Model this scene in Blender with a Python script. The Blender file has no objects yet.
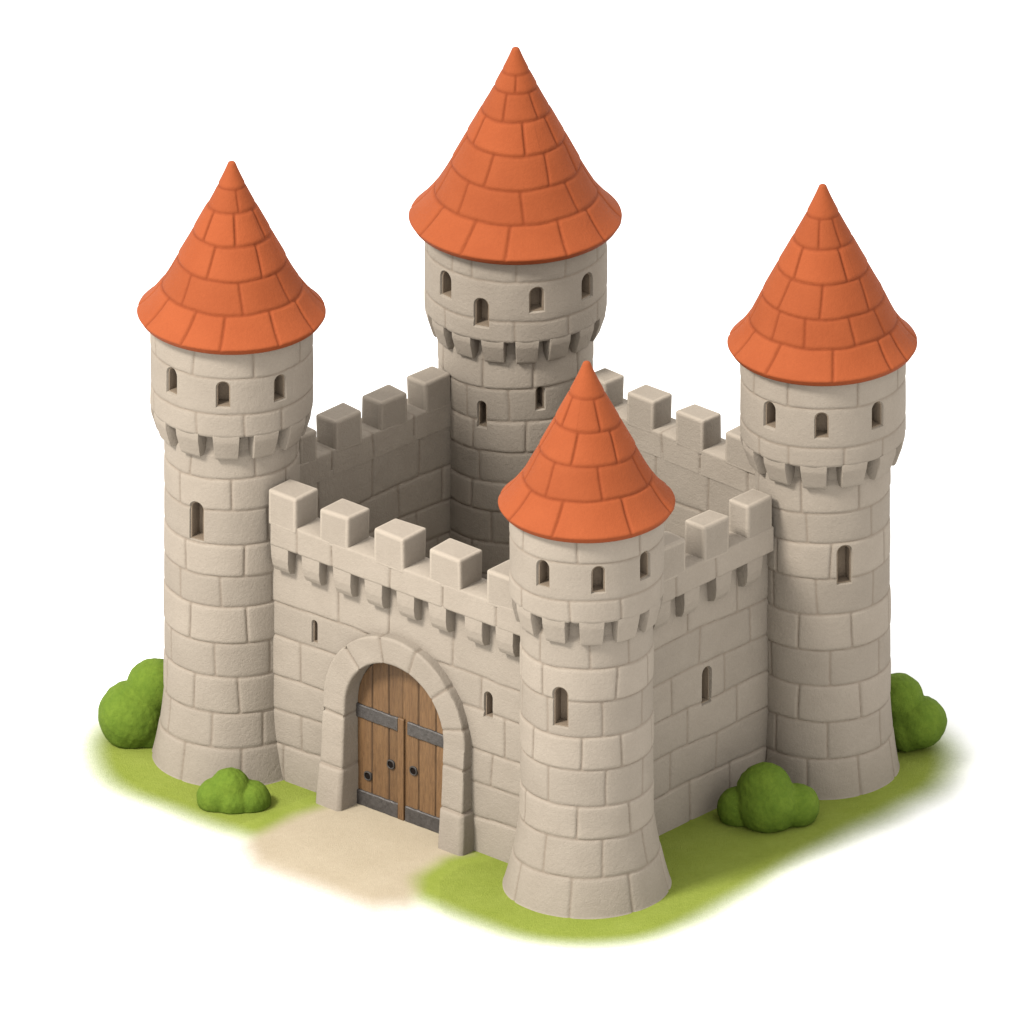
import bpy, bmesh, math, random
import numpy as np
from mathutils import Matrix, Vector

random.seed(7)
rng = np.random.default_rng(11)
S = 0.01                       # lengths below are written in centimetres
SP, CP = 0.4270, 0.9043        # sine / cosine of the camera's downward pitch
CX, CY = 511.3, 755.0
scene = bpy.context.scene
COL = scene.collection


# ------------------------------------------------------------------ materials
def new_mat(name):
    m = bpy.data.materials.new(name)
    m.use_nodes = True
    nt = m.node_tree
    nt.nodes.clear()
    out = nt.nodes.new('ShaderNodeOutputMaterial')
    b = nt.nodes.new('ShaderNodeBsdfPrincipled')
    nt.links.new(b.outputs[0], out.inputs[0])
    return m, nt, b, out


def nd(nt, typ, **kw):
    n = nt.nodes.new(typ)
    for k, v in kw.items():
        setattr(n, k, v)
    return n


def noise(nt, vec, scale, detail=4.0, rough=0.6):
    n = nd(nt, 'ShaderNodeTexNoise')
    n.inputs['Scale'].default_value = scale
    n.inputs['Detail'].default_value = detail
    n.inputs['Roughness'].default_value = rough
    nt.links.new(vec, n.inputs['Vector'])
    return n.outputs['Fac']


def mth(nt, op, a, b=None, c=None):
    n = nd(nt, 'ShaderNodeMath', operation=op)
    for i, v in enumerate((a, b, c)):
        if v is None:
            continue
        if isinstance(v, (int, float)):
            n.inputs[i].default_value = v
        else:
            nt.links.new(v, n.inputs[i])
    return n.outputs[0]


def mixc(nt, fac, a, b, blend='MIX'):
    n = nd(nt, 'ShaderNodeMix', data_type='RGBA', blend_type=blend)
    for i, v in ((0, fac), (6, a), (7, b)):
        if isinstance(v, (int, float)):
            n.inputs[i].default_value = v
        elif isinstance(v, tuple):
            n.inputs[i].default_value = (*v, 1)
        else:
            nt.links.new(v, n.inputs[i])
    return n.outputs[2]


def ramp(nt, fac, a, b):
    n = nd(nt, 'ShaderNodeMapRange')
    n.inputs[1].default_value = a
    n.inputs[2].default_value = b
    nt.links.new(fac, n.inputs[0])
    return n.outputs[0]


def attr(nt, name):
    return nd(nt, 'ShaderNodeAttribute', attribute_name=name).outputs['Fac']


def obj_coord(nt):
    return nd(nt, 'ShaderNodeTexCoord').outputs['Object']


def bump(nt, bsdf, h, strength, dist):
    n = nd(nt, 'ShaderNodeBump')
    n.inputs['Strength'].default_value = strength
    n.inputs['Distance'].default_value = dist
    nt.links.new(h, n.inputs['Height'])
    nt.links.new(n.outputs[0], bsdf.inputs['Normal'])


def masonry_mat(name, col, col2, mortar, jmix=0.75, grain=0.5, rough=0.9, tone=0.10):
    m, nt, b, _ = new_mat(name)
    v = obj_coord(nt)
    big = noise(nt, v, 3.0, 4, 0.55)
    mid = noise(nt, v, 26.0, 4, 0.65)
    fine = noise(nt, v, 75.0, 3, 0.7)
    c = mixc(nt, ramp(nt, big, 0.3, 0.7), col, col2)
    sp = ramp(nt, mid, 0.30, 0.75)
    c = mixc(nt, mth(nt, 'MULTIPLY', sp, 0.16), c, tuple(x * 0.62 for x in col))
    t = mth(nt, 'MULTIPLY_ADD', attr(nt, 'tone'), tone, 1.0)
    gr = mth(nt, 'MULTIPLY_ADD', ramp(nt, fine, 0.25, 0.75), 0.10, 0.95)
    t = mth(nt, 'MULTIPLY', t, gr)
    hsv = nd(nt, 'ShaderNodeHueSaturation')
    nt.links.new(c, hsv.inputs['Color'])
    nt.links.new(t, hsv.inputs['Value'])
    j = mth(nt, 'MULTIPLY', attr(nt, 'joint'), jmix)
    j = mth(nt, 'MULTIPLY', j, mth(nt, 'MULTIPLY_ADD', mid, 0.9, 0.5))
    j = nt_clamp(nt, j)
    c = mixc(nt, j, hsv.outputs[0], mortar)
    wr = mth(nt, 'MULTIPLY', attr(nt, 'wear_highlight'), mth(nt, 'MULTIPLY_ADD', mid, 0.6, 0.0))
    c = mixc(nt, nt_clamp(nt, wr), c, tuple(x * 1.45 for x in col))  # pale worn edges that also paint in an edge highlight
    nt.links.new(c, b.inputs['Base Color'])
    b.inputs['Roughness'].default_value = rough
    b.inputs['Specular IOR Level'].default_value = 0.06
    h = mth(nt, 'MULTIPLY_ADD', fine, 0.5, mth(nt, 'MULTIPLY', mid, 0.9))
    bump(nt, b, h, grain, 0.012)
    return m


def nt_clamp(nt, x):
    n = nd(nt, 'ShaderNodeClamp')
    nt.links.new(x, n.inputs[0])
    return n.outputs[0]


STONE = masonry_mat('stone', (0.191, 0.164, 0.133), (0.176, 0.150, 0.121), (0.118, 0.091, 0.068), jmix=0.6, grain=0.65, tone=0.06)
NICHE = masonry_mat('shaded_niche_stone', (0.150, 0.117, 0.085), (0.128, 0.098, 0.070), (0.09, 0.07, 0.05))  # window linings: wall stone darkened to paint in the shade of the recess
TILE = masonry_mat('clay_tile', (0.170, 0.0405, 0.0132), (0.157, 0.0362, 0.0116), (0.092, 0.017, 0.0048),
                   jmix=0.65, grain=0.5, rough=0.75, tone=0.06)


def wood_mat(name, c1, c2, c3):
    m, nt, b, _ = new_mat(name)
    v = nd(nt, 'ShaderNodeTexCoord').outputs['Object']
    mp = nd(nt, 'ShaderNodeMapping')
    mp.inputs['Scale'].default_value = (14, 14, 1.1)
    nt.links.new(v, mp.inputs['Vector'])
    n1 = noise(nt, mp.outputs[0], 2.2, 6, 0.65)
    n2 = noise(nt, mp.outputs[0], 9.0, 4, 0.7)
    c = mixc(nt, ramp(nt, n1, 0.3, 0.7), c1, c2)
    c = mixc(nt, mth(nt, 'MULTIPLY', ramp(nt, n2, 0.45, 0.75), 0.65), c, c3)
    t = mth(nt, 'MULTIPLY_ADD', attr(nt, 'tone'), 0.16, 1.0)
    hsv = nd(nt, 'ShaderNodeHueSaturation')
    nt.links.new(c, hsv.inputs['Color'])
    nt.links.new(t, hsv.inputs['Value'])
    c = mixc(nt, mth(nt, 'MULTIPLY', attr(nt, 'joint'), 0.85), hsv.outputs[0], c3)
    nt.links.new(c, b.inputs['Base Color'])
    b.inputs['Roughness'].default_value = 0.65
    b.inputs['Specular IOR Level'].default_value = 0.3
    bump(nt, b, mth(nt, 'ADD', n1, mth(nt, 'MULTIPLY', n2, 0.6)), 0.6, 0.01)
    return m


WOOD = wood_mat('oak_planks', (0.108, 0.058, 0.023), (0.078, 0.039, 0.0145), (0.026, 0.013, 0.005))
WOOD2 = wood_mat('red_oak', (0.092, 0.046, 0.018), (0.064, 0.030, 0.011), (0.04, 0.018, 0.009))

m, nt, b, _ = new_mat('wrought_iron')
v = obj_coord(nt)
n1 = noise(nt, v, 22, 5, 0.7)
n2 = noise(nt, v, 70, 3, 0.7)
nt.links.new(mixc(nt, ramp(nt, n1, 0.3, 0.7), (0.026, 0.0225, 0.020), (0.060, 0.053, 0.049)), b.inputs['Base Color'])
b.inputs['Roughness'].default_value = 0.5
b.inputs['Metallic'].default_value = 0.35
bump(nt, b, mth(nt, 'ADD', n1, n2), 0.6, 0.008)
IRON = m

m, nt, b, _ = new_mat('blackened_iron')
b.inputs['Base Color'].default_value = (0.028, 0.024, 0.021, 1)
b.inputs['Specular IOR Level'].default_value = 0.25
b.inputs['Roughness'].default_value = 0.6
bump(nt, b, noise(nt, obj_coord(nt), 40, 4, 0.7), 0.5, 0.006)
DARKIRON = m

m, nt, b, _ = new_mat('dark_hole')
b.inputs['Base Color'].default_value = (0.008, 0.006, 0.005, 1)
b.inputs['Specular IOR Level'].default_value = 0.0
b.inputs['Roughness'].default_value = 0.9
HOLE = m

m, nt, b, _ = new_mat('white_ground')
b.inputs['Base Color'].default_value = (0.60, 0.60, 0.60, 1)
b.inputs['Roughness'].default_value = 1.0
b.inputs['Specular IOR Level'].default_value = 0.0
WHITE = m


def turf_colour(nt, cols, sc, cover):
    """mottled colour of a ground cover that thins out to the bare white ground at its rim"""
    v = obj_coord(nt)
    big = noise(nt, v, 2.2, 4, 0.6)
    mid = noise(nt, v, 16, 4, 0.65)
    fine = noise(nt, v, sc, 4, 0.75)
    c1, c2, c3 = cols
    c = mixc(nt, ramp(nt, big, 0.32, 0.68), c1, c2)
    c = mixc(nt, mth(nt, 'MULTIPLY', ramp(nt, mid, 0.35, 0.75), 0.30), c, c3)
    c = mixc(nt, mth(nt, 'MULTIPLY', ramp(nt, fine, 0.45, 0.8), 0.45), c, c3)
    f = mth(nt, 'ADD', attr(nt, cover), mth(nt, 'MULTIPLY', mth(nt, 'SUBTRACT', fine, 0.5), 0.12))
    f = mth(nt, 'ADD', f, mth(nt, 'MULTIPLY', mth(nt, 'SUBTRACT', mid, 0.5), 0.06))
    n = nd(nt, 'ShaderNodeMapRange', interpolation_type='SMOOTHSTEP')
    nt.links.new(f, n.inputs[0])
    n.inputs[1].default_value = 0.05
    n.inputs[2].default_value = 1.0
    c = mixc(nt, n.outputs[0], (0.60, 0.60, 0.60), c)
    h = mth(nt, 'MULTIPLY', mth(nt, 'ADD', fine, mth(nt, 'MULTIPLY', mid, 0.5)), n.outputs[0])
    return c, h, fine


def turf_mat(name, cols, sc, bstr, cols2=None):
    m, nt, b, out = new_mat(name)
    c, h, fine = turf_colour(nt, cols, sc, 'cover')
    if cols2:                                   # trodden edge: grass grows into the sand
        g, gh, _ = turf_colour(nt, cols2, 60, 'turf')
        n = nd(nt, 'ShaderNodeMapRange', interpolation_type='SMOOTHSTEP')
        nt.links.new(mth(nt, 'ADD', attr(nt, 'side'), mth(nt, 'MULTIPLY', mth(nt, 'SUBTRACT', fine, 0.5), 0.35)), n.inputs[0])
        n.inputs[1].default_value = 0.1
        n.inputs[2].default_value = 0.95
        c = mixc(nt, n.outputs[0], g, c)
        h = mth(nt, 'MULTIPLY_ADD', mth(nt, 'SUBTRACT', h, gh), n.outputs[0], gh)
    nt.links.new(c, b.inputs['Base Color'])
    b.inputs['Roughness'].default_value = 1.0
    b.inputs['Specular IOR Level'].default_value = 0.0
    bump(nt, b, h, bstr, 0.015)
    return m


GREENS = ((0.157, 0.184, 0.037), (0.138, 0.165, 0.029), (0.093, 0.123, 0.018))
GRASS = turf_mat('short_grass', GREENS, 60, 0.9)
SAND = turf_mat('sandy_path', ((0.264, 0.224, 0.162), (0.246, 0.207, 0.147), (0.204, 0.167, 0.115)), 70, 0.5, GREENS)
BOUNCE = turf_mat('pale_bounce', ((0.60, 0.56, 0.49), (0.56, 0.52, 0.45), (0.48, 0.44, 0.38)), 60, 0.6)  # pale colour picked to bounce light onto the inner walls

m, nt, b, _ = new_mat('bush_leaves')
v = obj_coord(nt)
n0 = noise(nt, v, 5, 4, 0.6)
n1 = noise(nt, v, 28, 5, 0.7)
n2 = noise(nt, v, 85, 3, 0.7)
c = mixc(nt, ramp(nt, n0, 0.35, 0.65), (0.080, 0.118, 0.014), (0.062, 0.098, 0.011))
c = mixc(nt, mth(nt, 'MULTIPLY', ramp(nt, n1, 0.40, 0.75), 0.55), c, (0.037, 0.066, 0.007))
nt.links.new(c, b.inputs['Base Color'])
b.inputs['Roughness'].default_value = 0.85
b.inputs['Specular IOR Level'].default_value = 0.05
bump(nt, b, mth(nt, 'ADD', n1, mth(nt, 'MULTIPLY', n2, 0.5)), 0.5, 0.025)
LEAF = m


# ------------------------------------------------------------------ mesh helpers
def mesh_np(name, V, Q, T=None, attrs=None, smooth=True):
    V = np.asarray(V, dtype=np.float64) * S
    Q = np.asarray(Q, dtype=np.int32).reshape(-1, 4)
    T = np.zeros((0, 3), np.int32) if T is None else np.asarray(T, np.int32).reshape(-1, 3)
    me = bpy.data.meshes.new(name)
    me.vertices.add(len(V))
    me.vertices.foreach_set('co', V.astype(np.float32).ravel())
    nl = Q.size + T.size
    me.loops.add(nl)
    me.loops.foreach_set('vertex_index', np.concatenate([Q.ravel(), T.ravel()]))
    me.polygons.add(len(Q) + len(T))
    st = np.concatenate([np.arange(len(Q)) * 4, Q.size + np.arange(len(T)) * 3]).astype(np.int32)
    me.polygons.foreach_set('loop_start', st)
    me.update(calc_edges=True)
    if smooth:
        me.polygons.foreach_set('use_smooth', np.ones(len(me.polygons), dtype=bool))
    for k, a in (attrs or {}).items():
        at = me.attributes.new(k, 'FLOAT', 'POINT')
        at.data.foreach_set('value', np.asarray(a, np.float32).ravel())
    me.validate()
    return me


def link(name, me, mat, parent=None, mtx=None, sharp=None):
    o = bpy.data.objects.new(name, me)
    COL.objects.link(o)
    for mm in (mat if isinstance(mat, (list, tuple)) else [mat]):
        me.materials.append(mm)
    if parent:
        o.parent = parent
    if mtx is not None:
        o.matrix_local = mtx
    if sharp:
        me.set_sharp_from_angle(angle=math.radians(sharp))
    return o


def tag(o, label, cat, group=None):
    o['label'] = label
    o['category'] = cat
    if group:
        o['group'] = group
    return o


_ks = rng.normal(size=(10, 3))
_ks /= np.linalg.norm(_ks, axis=1)[:, None]
_ph = rng.uniform(0, 6.28, 10)


def snoise(P, f):
    """smooth pseudo noise, about -1..1, of points P at spatial frequency f"""
    r = 0
    for i in range(10):
        r = r + np.sin(P @ (_ks[i] * f * (0.7 + 0.08 * i)) + _ph[i] * (1 + i))
    return r / 4.0


def joints_field(s, z, rows, joints, wrap=None, width=1.5, wob=1.0):
    """s, z: 2-D arrays (along the course, up). Returns distance to the nearest joint, and a tone per block."""
    P = np.stack([s, z, s * 0], -1)
    if wrap:
        a = s / wrap * 2 * math.pi
        P = np.stack([np.cos(a) * wrap / 6.28, np.sin(a) * wrap / 6.28, z], -1)
    zw = z + snoise(P, 0.045) * wob * 1.3 + snoise(P + 31, 0.16) * wob * 0.35
    sw = s + snoise(P + 77, 0.06) * wob * 1.0 + snoise(P + 50, 0.2) * 0.3
    rows = list(rows)
    inner = np.array(rows[1:-1])
    dz = np.full(s.shape, 99.0)
    for r in inner:
        dz = np.minimum(dz, np.abs(zw - r))
    idx = np.clip(np.searchsorted(np.array(rows[1:-1]), zw), 0, len(rows) - 2)
    ds = np.full(s.shape, 99.0)
    tone = np.zeros(s.shape)
    for i in range(len(rows) - 1):
        mk = idx == i
        if not mk.any():
            continue
        js = sorted(joints[i]) if i < len(joints) else []
        ss = sw[mk]
        zz = zw[mk] - (rows[i] + rows[i + 1]) / 2
        best = np.full(ss.shape, 99.0)
        blk = np.zeros(ss.shape, int)
        for k, j in enumerate(js):
            tl = ((k * 37 + i * 17) % 7 - 3) * 0.018
            d = ss - j - tl * zz
            if wrap:
                d = (d + wrap / 2) % wrap - wrap / 2
                blk = np.where(((ss - j) % wrap) < wrap / 2, k, blk)
            else:
                blk = blk + (d > 0)
            best = np.minimum(best, np.abs(d))
        ds[mk] = best
        tv = np.array([math.sin((q + 1) * 12.9898 + i * 78.233) for q in range(40)])
        tone[mk] = tv[np.clip(blk, 0, 39)]
    # rounded block corners
    r = 3.0
    h = np.clip(0.5 + 0.5 * (ds - dz) / r, 0, 1)
    d = ds * (1 - h) + dz * h - r * h * (1 - h)
    return np.maximum(d, 0), tone


def relief(d, tone, P, depth=0.95, w=1.3, rough=0.25):
    g = np.exp(-(d / w) ** 2)
    disp = -depth * g - 0.55 * np.exp(-d / 2.8)
    disp += (1 - g) * (tone * 0.35)
    disp += snoise(P, 0.055) * rough * 1.3 + snoise(P + 9, 0.19) * rough * 0.55
    joint = np.exp(-(d / (w * 0.85)) ** 2)
    return disp, joint


def resample(profile, step):
    out = [profile[0]]
    for a, b in zip(profile, profile[1:]):
        L = math.hypot(b[0] - a[0], b[1] - a[1])
        n = max(1, int(round(L / step)))
        for k in range(1, n + 1):
            out.append((a[0] + (b[0] - a[0]) * k / n, a[1] + (b[1] - a[1]) * k / n))
    return np.array(out)


def lathe(name, prof, rows, joints, nt=384, Rj=None, **kw):
    """prof: array of (r, z), first and last ring closed by fans; joints in radians (0 = toward the viewer)."""
    r, z = prof[:, 0], prof[:, 1]
    th = np.arange(nt) / nt * 2 * math.pi - math.pi
    TH, Z = np.meshgrid(th, z)
    Rg = np.repeat(r[:, None], nt, 1)
    Rj = Rj or float(np.median(r))
    wrap = 2 * math.pi * Rj
    # arc length measured at the nominal radius keeps joints radial
    d, tone = joints_field(TH * Rj, Z, rows, [[j * Rj for j in q] for q in joints], wrap=wrap)
    # true distance shrinks with the radius near a cone's tip
    P = np.stack([Rg * np.sin(TH), -Rg * np.cos(TH), Z], -1)
    disp, jt = relief(d, tone, P, **kw)
    # normals of the profile
    dr, dz = np.gradient(r), np.gradient(z)
    L = np.hypot(dr, dz) + 1e-9
    nr, nz = dz / L, -dr / L
    sgn = 1.0 if np.sum(nr * r) > 0 else -1.0
    nr, nz = nr * sgn, nz * sgn
    fade = np.clip(r / 12, 0, 1)[:, None]
    disp = disp * fade
    R2 = np.maximum(Rg + disp * nr[:, None], 0.02)
    Z2 = Z + disp * nz[:, None]
    V = np.stack([R2 * np.sin(TH), -R2 * np.cos(TH), Z2], -1).reshape(-1, 3)
    n = len(r)
    i = np.arange(n - 1)[:, None] * nt
    j = np.arange(nt)[None, :]
    j2 = (j + 1) % nt
    up = z[-1] > z[0]
    Q = np.stack([i + j, i + j2, i + nt + j2, i + nt + j], -1).reshape(-1, 4)
    if not up:
        Q = Q[:, ::-1]
    c0, c1 = len(V), len(V) + 1
    V = np.vstack([V, [[0, 0, z[0]], [0, 0, z[-1]]]])
    j = np.arange(nt)
    T0 = np.stack([np.full(nt, c0), (j + 1) % nt, j], -1)
    T1 = np.stack([np.full(nt, c1), (n - 1) * nt + j, (n - 1) * nt + (j + 1) % nt], -1)
    T = np.vstack([T0, T1])
    if not up:
        T = T[:, ::-1]
    z2 = np.zeros(2)
    return mesh_np(name, V, Q, T, {'joint': np.concatenate([jt.ravel(), z2]),
                                   'tone': np.concatenate([tone.ravel(), z2])})


def slab(name, F, B, jf=None, tf=None):
    """closed solid between a front grid F and a back grid B (nz, nu, 3)."""
    nz, nu = F.shape[:2]
    V = np.vstack([F.reshape(-1, 3), B.reshape(-1, 3)])
    N = nz * nu
    i = np.arange(nz - 1)[:, None] * nu
    j = np.arange(nu - 1)[None, :]
    q = np.stack([i + j, i + j + 1, i + nu + j + 1, i + nu + j], -1).reshape(-1, 4)
    loop = np.concatenate([np.arange(nu), np.arange(1, nz) * nu + nu - 1,
                           (nz - 1) * nu + np.arange(nu - 2, -1, -1), np.arange(nz - 2, 0, -1) * nu])
    l2 = np.roll(loop, -1)
    side = np.stack([loop, loop + N, l2 + N, l2], -1)
    Q = np.vstack([q, q[:, ::-1] + N, side])
    z = np.zeros(N)
    jf = z if jf is None else jf.ravel()
    tf = z if tf is None else tf.ravel()
    return mesh_np(name, V, Q, None, {'joint': np.concatenate([jf, jf]), 'tone': np.concatenate([tf, tf])})


def arch_outline(w, h, n=9, e=0.0, flat=1.0):
    """outline (t, z) of a round-headed opening centred on 0, counter-clockwise seen from outside."""
    r = w / 2
    pts = [(-r - e, -h / 2 - e), (r + e, -h / 2 - e)]
    zs = h / 2 - r * flat
    for k in range(n + 1):
        a = math.pi * k / n
        pts.append(((r + e) * math.cos(a), zs + (r * flat + e) * math.sin(a)))
    return pts


def loft(rings, cap0=True, cap1=True):
    """rings: list of (outline, depth) -> verts (t, depth, z), faces"""
    V, F = [], []
    n = len(rings[0][0])
    for o, dp in rings:
        V += [(p[0], dp, p[1]) for p in o]
    for k in range(len(rings) - 1):
        for j in range(n):
            j2 = (j + 1) % n
            F.append((k * n + j, k * n + j2, (k + 1) * n + j2, (k + 1) * n + j))
    if cap0:
        F.append(tuple(range(n))[::-1])
    if cap1:
        F.append(tuple((len(rings) - 1) * n + j for j in range(n)))
    return V, F


def py_mesh(name, V, F, smooth=False):
    me = bpy.data.meshes.new(name)
    me.from_pydata([tuple(c * S for c in v) for v in V], [], F)
    bm = bmesh.new()
    bm.from_mesh(me)
    bmesh.ops.recalc_face_normals(bm, faces=bm.faces)
    bm.to_mesh(me)
    bm.free()
    if smooth:
        me.polygons.foreach_set('use_smooth', np.ones(len(me.polygons), dtype=bool))
    return me


def frame(origin, n):
    """matrix whose local -Y is the outward normal n, local X along the wall, Z up (origin in cm)."""
    n = Vector((n[0], n[1], 0)).normalized()
    t = Vector((-n.y, n.x, 0))
    M = Matrix(((t.x, -n.x, 0, origin[0] * S), (t.y, -n.y, 0, origin[1] * S), (0, 0, 1, origin[2] * S), (0, 0, 0, 1)))
    return M


def carve(o, cutters, sharp=50):
    """subtract window openings: cutters = list of (V, F, matrix)"""
    V, F = [], []
    for v, f, M in cutters:
        k = len(V)
        V += [tuple(M @ Vector([c * S for c in p])) for p in v]
        F += [tuple(i + k for i in q) for q in f]
    me = bpy.data.meshes.new('cut')
    me.from_pydata(V, [], F)
    bm = bmesh.new(); bm.from_mesh(me)
    bmesh.ops.recalc_face_normals(bm, faces=bm.faces)
    bm.to_mesh(me); bm.free()
    co = bpy.data.objects.new('cut', me)
    COL.objects.link(co)
    co.matrix_world = o.matrix_world if o.parent is None else Matrix(o.matrix_local)
    nv = len(o.data.vertices)
    done = False
    for solver in ('MANIFOLD', 'EXACT'):
        md = o.modifiers.new('b', 'BOOLEAN')
        md.operation = 'DIFFERENCE'
        md.object = co
        try:
            md.solver = solver
        except TypeError:
            o.modifiers.clear(); continue
        bpy.context.view_layer.update()
        dg = bpy.context.evaluated_depsgraph_get()
        nm = bpy.data.meshes.new_from_object(o.evaluated_get(dg))
        o.modifiers.clear()
        if len(nm.polygons) > 100 and len(nm.vertices) != nv:
            old = o.data
            nm.name = old.name
            o.data = nm
            bpy.data.meshes.remove(old)
            done = True
            print('carve', o.name, solver, nv, len(nm.vertices))
            break
    bpy.data.objects.remove(co)
    bpy.data.meshes.remove(me)
    if not done:
        print('CARVE FAILED', o.name)
    o.data.polygons.foreach_set('use_smooth', np.ones(len(o.data.polygons), dtype=bool))
    o.data.set_sharp_from_angle(angle=math.radians(sharp))


def window_cutter(w, h, depth, E=4.0):
    rings = [(arch_outline(w, h, e=E), -6), (arch_outline(w, h, e=0.0), 2.8), (arch_outline(w, h, e=0.0), depth)]
    return loft(rings)


def window_mesh(w, h, depth):
    """solid stone lining of the opening: jambs, arched head, sill and back"""
    o, i = arch_outline(w, h, e=-0.05), arch_outline(w, h, e=-1.1)
    rings = [(o, depth - 0.1), (o, 3.0), (i, 3.0), (i, depth - 2)]
    V, F = loft(rings)
    return py_mesh('window', V, F)


def box_bevel(name, sx, sy, sz, bev=2.2, jit=0.7, seed=0, cuts=5):
    rd = random.Random(seed)
    bm = bmesh.new()
    bmesh.ops.create_cube(bm, size=1.0)
    for v in bm.verts:
        v.co = Vector((v.co.x * sx + rd.uniform(-jit, jit), v.co.y * sy + rd.uniform(-jit, jit),
                       v.co.z * sz + rd.uniform(-jit, jit)))
    bmesh.ops.bevel(bm, geom=bm.edges[:], offset=bev, segments=4, profile=0.6, affect='EDGES')
    big = sorted(bm.faces, key=lambda f: -f.calc_area())[:6]
    r_ = bmesh.ops.inset_individual(bm, faces=big, thickness=1.6)
    flat = {v for f in big for v in f.verts}
    wear_highlight = [0.0 if v in flat else 1.0 for v in bm.verts]
    for v in bm.verts:
        v.co *= S
    me = bpy.data.meshes.new(name)
    bm.to_mesh(me)
    bm.free()
    me.polygons.foreach_set('use_smooth', np.ones(len(me.polygons), dtype=bool))
    me.set_sharp_from_angle(angle=math.radians(50))
    a = me.attributes.new('tone', 'FLOAT', 'POINT')
    a.data.foreach_set('value', np.full(len(me.vertices), rd.uniform(-0.6, 0.6), np.float32))
    me.attributes.new('wear_highlight', 'FLOAT', 'POINT').data.foreach_set('value', np.array(wear_highlight, np.float32))
    return me


def corbel_mesh(r_out, r_in, zt, zb, wt, wb, rnd=False, seed=0):
    """bracket: profile in (outward, z), narrowing downward. local -Y outward."""
    rd = random.Random(seed)
    H = zt - zb
    if rnd:
        prof = [(r_in - 5, zt), (r_out, zt), (r_out - 0.3, zt - H * .5), (r_out - 2.0, zt - H * .78),
                (r_out - 5.0, zb + 1), (r_in + 1.0, zb - 1), (r_in - 5, zb - 1)]
    else:
        d = r_out - r_in
        prof = [(r_in - 5, zt), (r_out, zt), (r_out - d * .05, zt - H * .28), (r_in + d * .52, zb + H * .10),
                (r_in + d * .38, zb), (r_in - 5, zb)]
    V, F = [], []
    n = len(prof)
    for sgn in (-1, 1):
        for (r, z) in prof:
            f = (z - zb) / H
            hw = (wb + (wt - wb) * f) / 2 + rd.uniform(-0.3, 0.3)
            V.append((sgn * hw, -r, z))
    for j in range(n):
        j2 = (j + 1) % n
        F.append((j, j2, n + j2, n + j))
    F.append(tuple(range(n))[::-1])
    F.append(tuple(range(n, 2 * n)))
    me = py_mesh('corbel', V, F)
    bm = bmesh.new(); bm.from_mesh(me)
    bmesh.ops.bevel(bm, geom=bm.edges[:], offset=1.2 * S, segments=2, profile=0.6, affect='EDGES', clamp_overlap=True)
    bm.to_mesh(me); bm.free()
    me.polygons.foreach_set('use_smooth', np.ones(len(me.polygons), dtype=bool))
    me.set_sharp_from_angle(angle=math.radians(45))
    a = me.attributes.new('tone', 'FLOAT', 'POINT')
    a.data.foreach_set('value', np.full(len(me.vertices), rd.uniform(-0.7, 0.3), np.float32))
    return me


# ------------------------------------------------------------------ the castle
castle = bpy.data.objects.new('castle', None)
COL.objects.link(castle)
castle.empty_display_size = 0.5
tag(castle, 'grey stone castle with four round orange-roofed towers and an arched wooden gate', 'castle')


def fill_round(js, R, lo, hi):
    """add unseen joints around the far side so that blocks stay about the same length"""
    js = sorted(js)
    if not js:
        js = [random.uniform(-0.2, 0.2)]
    out = list(js)
    gap = js[0] + 2 * math.pi - js[-1]
    n = max(1, int(round(gap * R / random.uniform(lo, hi))))
    for k in range(1, n):
        out.append(js[-1] + gap * (k + random.uniform(-.15, .15)) / n)
    return out


def roof_profile(R, H, k=0.515):
    pts = []
    H -= 2.0
    h0 = 0.67 * H
    r0 = k * h0
    rho = 5.0
    for h in np.concatenate([[0.03, .2, .5, 1.0, 1.7, 2.6, 3.6, 5, 7], np.arange(9, h0, 3.0)]):
        cone = k * (h + 6.1 * math.exp(-h / 20))
        pts.append((min(cone, math.sqrt(max(rho**2 - (rho - h)**2, 0))) if h < rho else cone, -h))
    for t in np.linspace(0, 1, 24):
        L = H - h0
        a, b = 2 * t**3 - 3 * t**2 + 1, t**3 - 2 * t**2 + t
        c, d = -2 * t**3 + 3 * t**2, t**3 - t**2
        pts.append((a * r0 + b * k * L + c * R + d * 1.08 * L, -(h0 + L * t)))
    pts += [(R + 0.5, -H - 1.2), (R + 0.2, -H - 2.6), (R - 0.8, -H - 4.0), (R - 2.6, -H - 7.0), (R - 4.8, -H - 8.4), (R - 10, -H - 8.8)]
    return resample(pts, 1.4)


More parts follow.
